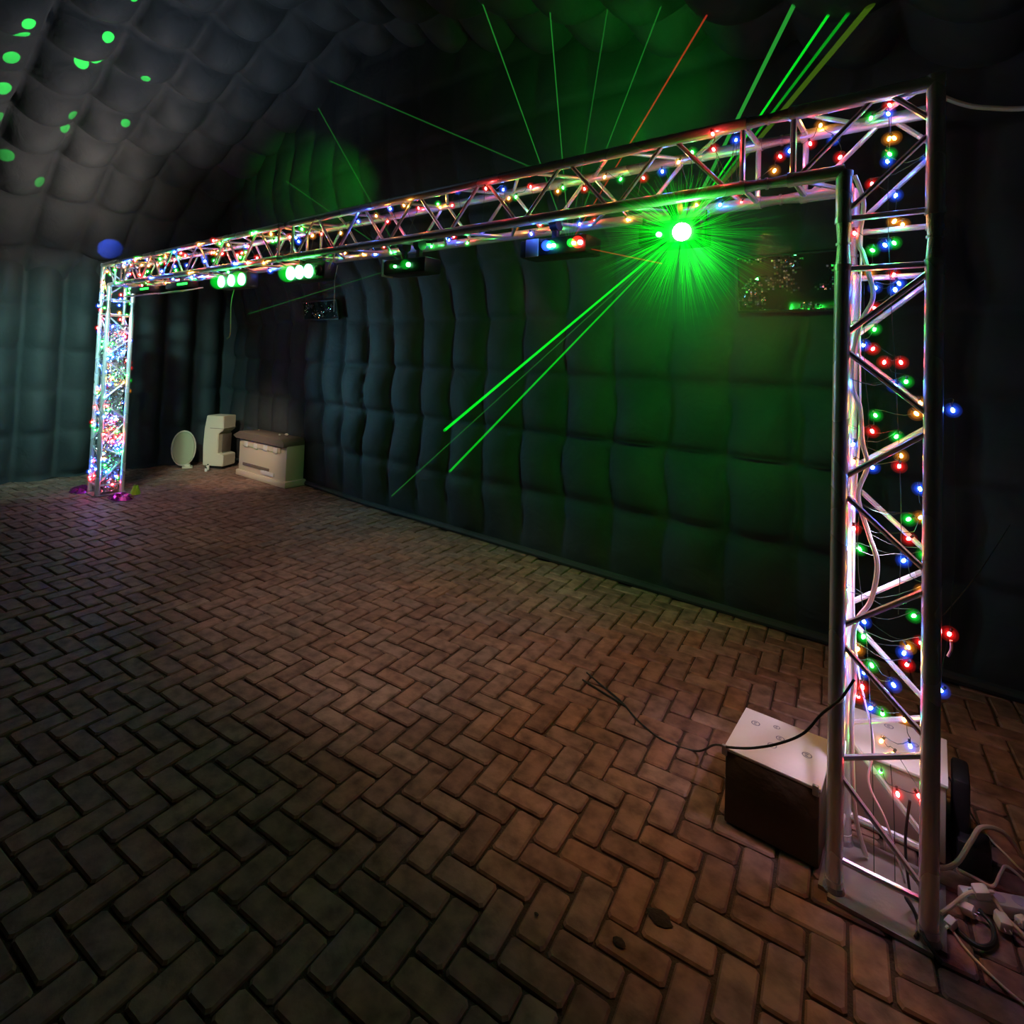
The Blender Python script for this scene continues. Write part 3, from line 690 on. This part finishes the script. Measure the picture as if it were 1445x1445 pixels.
o = obj('haze', bm, haze()); o.location = (-.95, .55, 2.2); o['kind'] = 'stuff'; tag(o, 'thin smoke hanging round the green laser', 'haze')

# green pattern thrown on the roof by the flood lamps
PATCH = [(-5.74,-1.17,4.3),(-5.89,-1.18,4.25),(-6.2,-1.16,4.14),(-6.63,-1.12,4.0),(-7.06,-1.05,3.85),(-7.62,-.93,3.65),(-7.97,-.63,3.53),(-5.6,-.61,4.35),(-6.0,-.67,4.21),(-5.93,-.57,4.24),(-5.84,-.26,4.27),(-6.7,-.57,3.97),(-6.95,-.52,3.88),(-6.58,-.14,4.01),(-5.11,-.58,4.52)]
for k, p in enumerate(PATCH):
    s = Vector((-4.5+.1*(k % 3), .02, 2.68))
    big = k in (0, 1, 2, 3, 7, 8, 9)
    lamp('SPOT', 'gobo_beam', s, (.03, 1, .1), 4200 if big else 2600, target=p, size=.002, cone=2.7 if big else 2.1, blend=.12)

# ---------------------------------------------------------------- boxes by the near tower
def box_with_lid(name, x0, x1, y0, y1, z, front, label, rings):
    t = thing(name, label, 'box', ((x0+x1)/2, (y0+y1)/2, 0))
    w_, d_ = x1-x0, y1-y0
    bm = NB(); box(bm, (0, 0, (z-.012)/2+.002), (w_-.01, d_-.01, z-.016), bev=.006); obj('body', bm, front, t)
    bm = NB(); box(bm, (0, 0, z-.006), (w_, d_, .012), bev=.003); ld = obj('lid', bm, M_WHITE, t, label='white lid with round stamped marks')
    ink = simple('grey_ink', (.22, .22, .26), .7)
    for (px, py, r) in rings:
        bm = NB()
        n = 20
        for q0, q1, (ra, rb_) in ((0, n, (r, r*.78)), (3, 9, (r*.55, r*.2)), (12, 17, (r*.55, r*.2))):
            for k in range(q0, q1):
                a0, a1 = 2*math.pi*k/n, 2*math.pi*(k+1)/n
                f_ = [bm.verts.new((px+math.cos(a)*rr, py+math.sin(a)*rr, z+.0012)) for a, rr in ((a0, ra), (a1, ra), (a1, rb_), (a0, rb_))]
                bm.faces.new(f_)
        obj('stamp', bm, ink, ld, smooth=False)
    return t
b1 = box_with_lid('storage_box', -.60, -.285, .05, .37, .275, M_BOXD, 'dark box with a white ring-marked lid left of the nearest truss tower foot', [(-.10, .07, .016), (-.03, .1, .012), (-.005, .035, .015), (-.02, -.03, .016), (.09, .0, .017)])
bm = NB(); box(bm, (-.155, -.155, .262), (.02, .012, .035), bev=.003); box(bm, (.14, -.155, .262), (.02, .012, .035), bev=.003); obj('latch', bm, M_ALUD, b1)
box_with_lid('storage_box', -.27, .05, .37, .69, .275, simple('pale_carton', (.42, .34, .27), .7), 'pale box with a white ring-marked lid seen through the nearest truss tower foot', [(-.02, .10, .016), (.06, .03, .016), (.1, .08, .013)])
bm = NB(); box(bm, (.085, .52, .14), (.05, .16, .26), bev=.012); obj0 = obj('speaker_box', bm, M_BLACK); tag(obj0, 'narrow black box against the right side of the pale box', 'box')
bm = NB(); box(bm, (.118, .44, .05), (.09, .10, .1), bev=.01); o = obj('black_adapter', bm, M_BLACK); tag(o, 'black adapter block on the floor behind the cable heap', 'adapter')

# hose and cords
def cable(name, label, pts, r, m, cat='cable', n=8, extra=(), parent_extra=None):
    base = Vector(pts[0]); bm = NB(); tube(bm, [Vector(p)-base for p in pts], r, n, 7)
    for e in extra: tube(bm, [Vector(p)-base for p in e], r, n, 7)
    o = obj(name, bm, m); o.location = base; return tag(o, label, cat)
cable('white_hose', 'thick white hose looping down inside the nearest truss tower', [(-.219,.09,2.376),(-.192,.09,2.272),(-.205,.09,2.145),(-.192,.09,2.1),(-.175,.09,2.03),(-.162,.09,1.946),(-.195,.09,1.862),(-.216,.09,1.752),(-.216,.09,1.637),(-.195,.09,1.571),(-.187,.09,1.458),(-.172,.09,1.374),(-.197,.09,1.272),(-.165,.09,1.148),(-.141,.09,1.056),(-.157,.09,.934),(-.192,.09,.862),(-.205,.09,.792),(-.2,.09,.653),(-.21,.13,.5),(-.2,.15,.2),(-.17,.2,.03)], .0075, M_HOSE, 'hose')
cable('thin_cable', 'thin white cable running beside the hose in the nearest tower', [(-.2,.15,2.3),(-.205,.16,1.9),(-.2,.15,1.5),(-.215,.15,1.1),(-.2,.16,.7),(-.15,.15,.45),(-.16,.13,.32),(-.11,.12,.22),(-.06,.13,.05)], .0035, M_HOSE)
cable('power_cable', 'black cord trailing over the bricks, across the white-lidded box and up to the tower', [(-1.455,.592,.006),(-1.345,.541,.006),(-1.194,.473,.006),(-1.079,.394,.006),(-.937,.337,.007),(-.797,.36,.01),(-.68,.22,.16),(-.585,.045,.282),(-.50,.03,.325),(-.411,.0,.395),(-.33,-.03,.48),(-.277,-.04,.57),(-.225,-.04,.64),(-.19,-.03,.71)], .0042, M_WIRE, 'cord', extra=[[(-1.439,.515,.006),(-1.31,.488,.006),(-1.23,.47,.006),(-1.17,.455,.006)]])
cable('beige_cable', 'thick beige cable arching out of the foot of the nearest truss tower', [(.0,.27,.05),(.04,.29,.05),(.075,.33,.065),(.11,.38,.12),(.14,.43,.15),(.2,.5,.12),(.27,.55,.03),(.4,.6,.012)], .0075, M_BEIGE)
cable('beige_cable', 'thin beige cable slanting down from the back of the pale box', [(.05,.5,.24),(.1,.58,.12),(.15,.62,.03),(.21,.57,.009),(.27,.50,.009),(.4,.45,.009)], .0036, M_BEIGE)
cable('beige_cable', 'beige cable lying along the bricks in front of the plug heap', [(.04,.12,.008),(.075,.06,.008),(.11,.02,.008),(.18,-.03,.008),(.3,-.08,.008)], .0036, M_BEIGE)
cable('beige_cable', 'beige cable joining the white plugs and the tower foot', [(.03,.12,.02),(.055,.16,.03),(.10,.22,.055),(.15,.25,.06),(.19,.22,.03),(.28,.17,.01)], .0055, M_BEIGE)
cable('beige_cable', 'beige flex entering the plug heap from behind', [(.08,.36,.02),(.12,.34,.03),(.16,.31,.05),(.18,.33,.09),(.20,.36,.10),(.26,.37,.06)], .0045, M_BEIGE)
cable('power_cable', 'black cord curled in a ring at the foot of the nearest tower', [(.05,.13,.01),(.08,.09,.01),(.12,.08,.01),(.15,.12,.012),(.15,.18,.02),(.12,.2,.03)], .007, M_WIRE, 'cord')
cable('power_cable', 'thin black cord slanting up from the nearest tower to the wall on the right', [(.01,.28,.84),(.15,.95,.87),(.311,1.8,.93)], .0022, M_WIRE, 'cord')
cable('power_cable', 'black cord hanging inside the nearest tower near its foot', [(-.05,.12,.32),(-.06,.12,.2),(-.055,.12,.1),(-.045,.11,.03)], .004, M_WIRE, 'cord')
cable('power_cable', 'black tangled lead on the base plate corner', [(-.03,-.03,.022),(-.02,.02,.03),(-.055,.04,.07),(-.035,.07,.022),(-.01,-.035,.04),(.03,-.06,.012)], .005, M_WIRE, 'cord')
cable('beige_cable', 'beige cable hanging from the left green flood lamp', [(-4.62,.12,2.2),(-4.66,.12,2.07),(-4.647,.12,1.83),(-4.7,.12,1.78)], .004, M_BEIGE)
cable('hanging_cable', 'short blue-lit white cord hanging between the flood lamp and the laser bar', [(-3.06,.0,2.38),(-3.08,.0,2.32),(-3.10,-.01,2.27),(-3.12,.0,2.25)], .005, M_HOSE, 'cord')
cable('hanging_cable', 'thin pale cord dangling below the beam in front of the dark window', [(-3.06,.02,2.27),(-3.14,.06,2.18),(-3.219,.12,2.12),(-3.216,.12,1.975)], .0028, M_HOSE, 'cord')
cable('beige_strap', 'tan strap across the wall top right of the truss', [(.02,1.42,3.12),(.10,1.40,3.05),(.19,1.38,3.0),(.36,1.36,2.95),(.6,1.36,2.97)], .012, M_BEIGE, 'strap')
cable('bulb_lead', 'short green lead hanging under the stray red bulb', [(.047,.05,.885),(.048,.05,.86),(.04,.05,.835)], .004, M_HOSE, 'lead')
# plugs
def plug(loc, s, rz, label):
    t = thing('plug', label, 'plug', loc, 'plugs in the cable heap'); t.rotation_euler = (rnd.uniform(-.3, .3), rnd.uniform(-.3, .3), rz)
    bm = NB(); box(bm, (0, 0, s*.5), (s*1.3, s, s), bev=s*.2); obj('shell', bm, M_WHITE, t)
    bm = NB(); cyl(bm, (s*.6, 0, s*.5), (s*1.1, 0, s*.5), s*.22, 8, r_end=s*.14); obj('cable_sleeve', bm, M_WHITE, t)
    bm = NB()
    for q in (-.2, .2): cyl(bm, (-s*.6, q*s, s*.5), (-s*1.0, q*s, s*.5), s*.06, 6)
    obj('pin', bm, M_ALUD, t)
plug((.13, .24, .05), .032, .4, 'white plug on top of the cable heap'); plug((.175, .20, .012), .034, 1.9, 'white plug at the right end of the cable heap')
plug((.10, .19, .01), .028, 2.8, 'white plug lowest in the cable heap'); plug((.225, .25, .01), .026, .9, 'small white plug at the far side of the cable heap')
plug((.055, .10, .01), .024, 4.2, 'small white plug beside the base plate')
ps = thing('power_strip', 'pale power strip lying under the plug heap right of the tower foot', 'power strip', (.17, .28, 0))
bm = NB(); box(bm, (0, 0, .022), (.20, .055, .04), bev=.008); obj('case', bm, M_WHITE, ps)
for k in range(3):
    bm = NB(); cyl(bm, (-.06+k*.06, 0, .0405), (-.06+k*.06, 0, .043), .019, 16); obj('socket', bm, M_GREYP, ps)
ps.rotation_euler = (0, 0, .5)

# ---------------------------------------------------------------- pale objects by the end wall
# oval panel on foot
t = thing('oval_heater', 'oval cream panel on a small foot, farthest left of the pale objects', 'heater', (-8.22, 1.33, 0))
t.rotation_euler = (0, 0, math.radians(66))
bm = NB()
n = 28; R1 = []; R2 = []; R3 = []
for k in range(n):
    a = 2*math.pi*k/n; ex = .145*math.copysign(abs(math.cos(a))**.85, math.cos(a)); ez = .235*math.copysign(abs(math.sin(a))**.85, math.sin(a))
    R1.append(bm.verts.new((ex, 0, .275+ez))); R2.append(bm.verts.new((ex*.9, -.022, .275+ez*.93))); R3.append(bm.verts.new((ex, .035, .275+ez)))
for k in range(n):
    bm.faces.new((R1[k], R1[(k+1) % n], R2[(k+1) % n], R2[k])); bm.faces.new((R1[(k+1) % n], R1[k], R3[k], R3[(k+1) % n]))
bm.faces.new(R2[::-1]); bm.faces.new(R3); bmesh.ops.recalc_face_normals(bm, faces=bm.faces)
obj('panel', bm, simple('pale_olive', (.40, .40, .24), .6), t)
bm = NB(); tube(bm, [(.148*math.cos(a), -.0, .275+.24*math.sin(a)) for a in [2*math.pi*k/24 for k in range(25)]], .012, 8, 1); obj('rim', bm, M_CREAM, t)
bm = NB(); box(bm, (.06, -.01, .035), (.07, .12, .03), bev=.01); cyl(bm, (.05, 0, .03), (.06, 0, .09), .018, 10); box(bm, (.06, -.01, .012), (.13, .15, .018), bev=.006); obj('foot', bm, M_CREAM, t)
# tall cabinet heater
t = thing('cabinet_heater', 'tall cream cabinet with a stepped front between the oval panel and the sideboard', 'heater', (-7.93, 1.74, .0))
t.rotation_euler = (0, 0, math.radians(28))
bm = NB()
prof = [(-.15, .05), (.12, .05), (.13, .18), (.13, .5), (.12, .62), (.08, .76), (-.12, .745), (-.15, .55)]
def extr(bm, prof, y0, y1, flip=False):
    A = [bm.verts.new((x, y0, z)) for x, z in prof]; B = [bm.verts.new((x, y1, z)) for x, z in prof]; n = len(prof)
    bm.faces.new(A); bm.faces.new(B[::-1])
    for k in range(n): bm.faces.new((A[k], B[k], B[(k+1) % n], A[(k+1) % n]))
    bmesh.ops.recalc_face_normals(bm, faces=bm.faces)
side = [(-.20, .04), (-.21, .3), (-.20, .55), (-.17, .745), (.10, .745), (.10, .55), (.03, .50), (.03, .22), (.12, .20), (.12, .04)]
# side = (depth, height); extruded across the width
bm = NB(); extr(bm, [(-d if False else d, z) for d, z in side], -.14, .14)
bmesh.ops.rotate(bm, cent=(0, 0, 0), matrix=Matrix.Rotation(math.radians(0), 3, 'Z'), verts=bm.verts)
bmesh.ops.bevel(bm, geom=bm.edges[:], offset=.008, segments=2, affect='EDGES'); obj('cabinet', bm, M_CREAM, t)
bm = NB(); box(bm, (.065, 0, .36), (.012, .2, .26), bev=.004); obj('recess_panel', bm, M_BROWN, t, label='dark recessed panel')
bm = NB(); box(bm, (.0, 0, .57), (.215, .285, .006)); obj('seam', bm, M_BROWN, t)
bm = NB(); box(bm, (-.03, 0, .02), (.24, .22, .04), bev=.01); obj('plinth', bm, M_BLACK, t)
# sideboard / mantel cabinet
t = thing('sideboard', 'cream mantel-like sideboard with a dark overhanging top against the back wall', 'sideboard', (-6.78, 1.82, 0))
t.rotation_euler = (0, 0, math.radians(1.5))
Wd, Dp = 1.10, .26
bm = NB(); box(bm, (0, 0, .29), (Wd, Dp, .46), bev=.008); obj('carcass', bm, M_CREAM, t)
bm = NB(); box(bm, (0, 0, .04), (Wd+.06, Dp+.05, .08), bev=.015); obj('plinth', bm, M_CREAM, t)
bm = NB(); extr(bm, [(-Wd/2-.02, .50), (Wd/2+.0, .50), (Wd/2+.0, .555), (Wd/2-.04, .60), (-Wd/2+.06, .60), (-Wd/2-.1, .53)], -Dp/2-.05, Dp/2); bmesh.ops.bevel(bm, geom=bm.edges[:], offset=.006, segments=1, affect='EDGES'); obj('top', bm, M_BROWN, t, label='grimy brown top')
bm = NB(); box(bm, (-.02, -Dp/2-.006, .45), (Wd*.82, .016, .07), bev=.004); obj('frieze', bm, M_CREAM, t)
for k in range(4):
    bm = NB(); box(bm, (-.36+k*.23, -Dp/2-.016, .44), (.085, .012, .075), bev=.004); obj('ornament', bm, M_WHITE, t)
bm = NB(); box(bm, (-.12, -Dp/2-.006, .17), (.62, .014, .035), bev=.004); obj('slot', bm, M_BROWN, t)
bm = NB(); box(bm, (.16, -Dp/2-.008, .125), (.30, .014, .05), bev=.004); obj('panel', bm, M_WHITE, t)
for k, (x, y, s) in enumerate(((-.36, .02, .012), (.3, .03, .022), (.22, -.02, .014))):
    bm = NB(); ball(bm, (0, 0, s), s, 8, 6, 0, (1.4, 1, .7)); o = obj('pebble', bm, M_WHITE, None); o.location = (-6.78+x, 1.82+y, .60); tag(o, ['small pale lump on the left of the sideboard top', 'larger pale lump on the right of the sideboard top', 'small pale lump left of the larger one on the sideboard'][k], 'pebble')
# small bottles beside the cabinet
for k, (x, y, h) in enumerate(((-7.83, 1.50, .09), (-7.79, 1.46, .055))):
    t = thing('bottle', ['small pale bottle on the floor by the tall cream cabinet', 'shorter dark-topped bottle in front of the small pale bottle'][k], 'bottle', (x, y, 0))
    bm = NB(); cyl(bm, (0, 0, 0), (0, 0, h*.7), .02, 12); cyl(bm, (0, 0, h*.7), (0, 0, h*.82), .02, 12, r_end=.009); obj('body', bm, M_WHITE, t)
    bm = NB(); cyl(bm, (0, 0, h*.82), (0, 0, h), .01, 10); obj('cap', bm, M_BLACK, t)
# crumbs of dirt on the bricks
for k, (x, y, s, lb) in enumerate(((-.93, -.70, .006, 'black crumb of dirt on the bricks below the middle of the frame'), (-.70, -.61, .016, 'dark clod of dirt in a brick joint near the front'), (-.64, -.46, .03, 'flat dark stain-like clod on a brick left of the dark box'))):
    bm = NB(); ball(bm, (0, 0, .0), s, 8, 6, 0, (1.3, .9, .28)); 
    for v in bm.verts: v.co *= 1+.3*noise.noise(v.co*90)
    o = obj('dirt_clod', bm, M_DIRT); o.location = (x, y, .004); tag(o, lb, 'dirt')
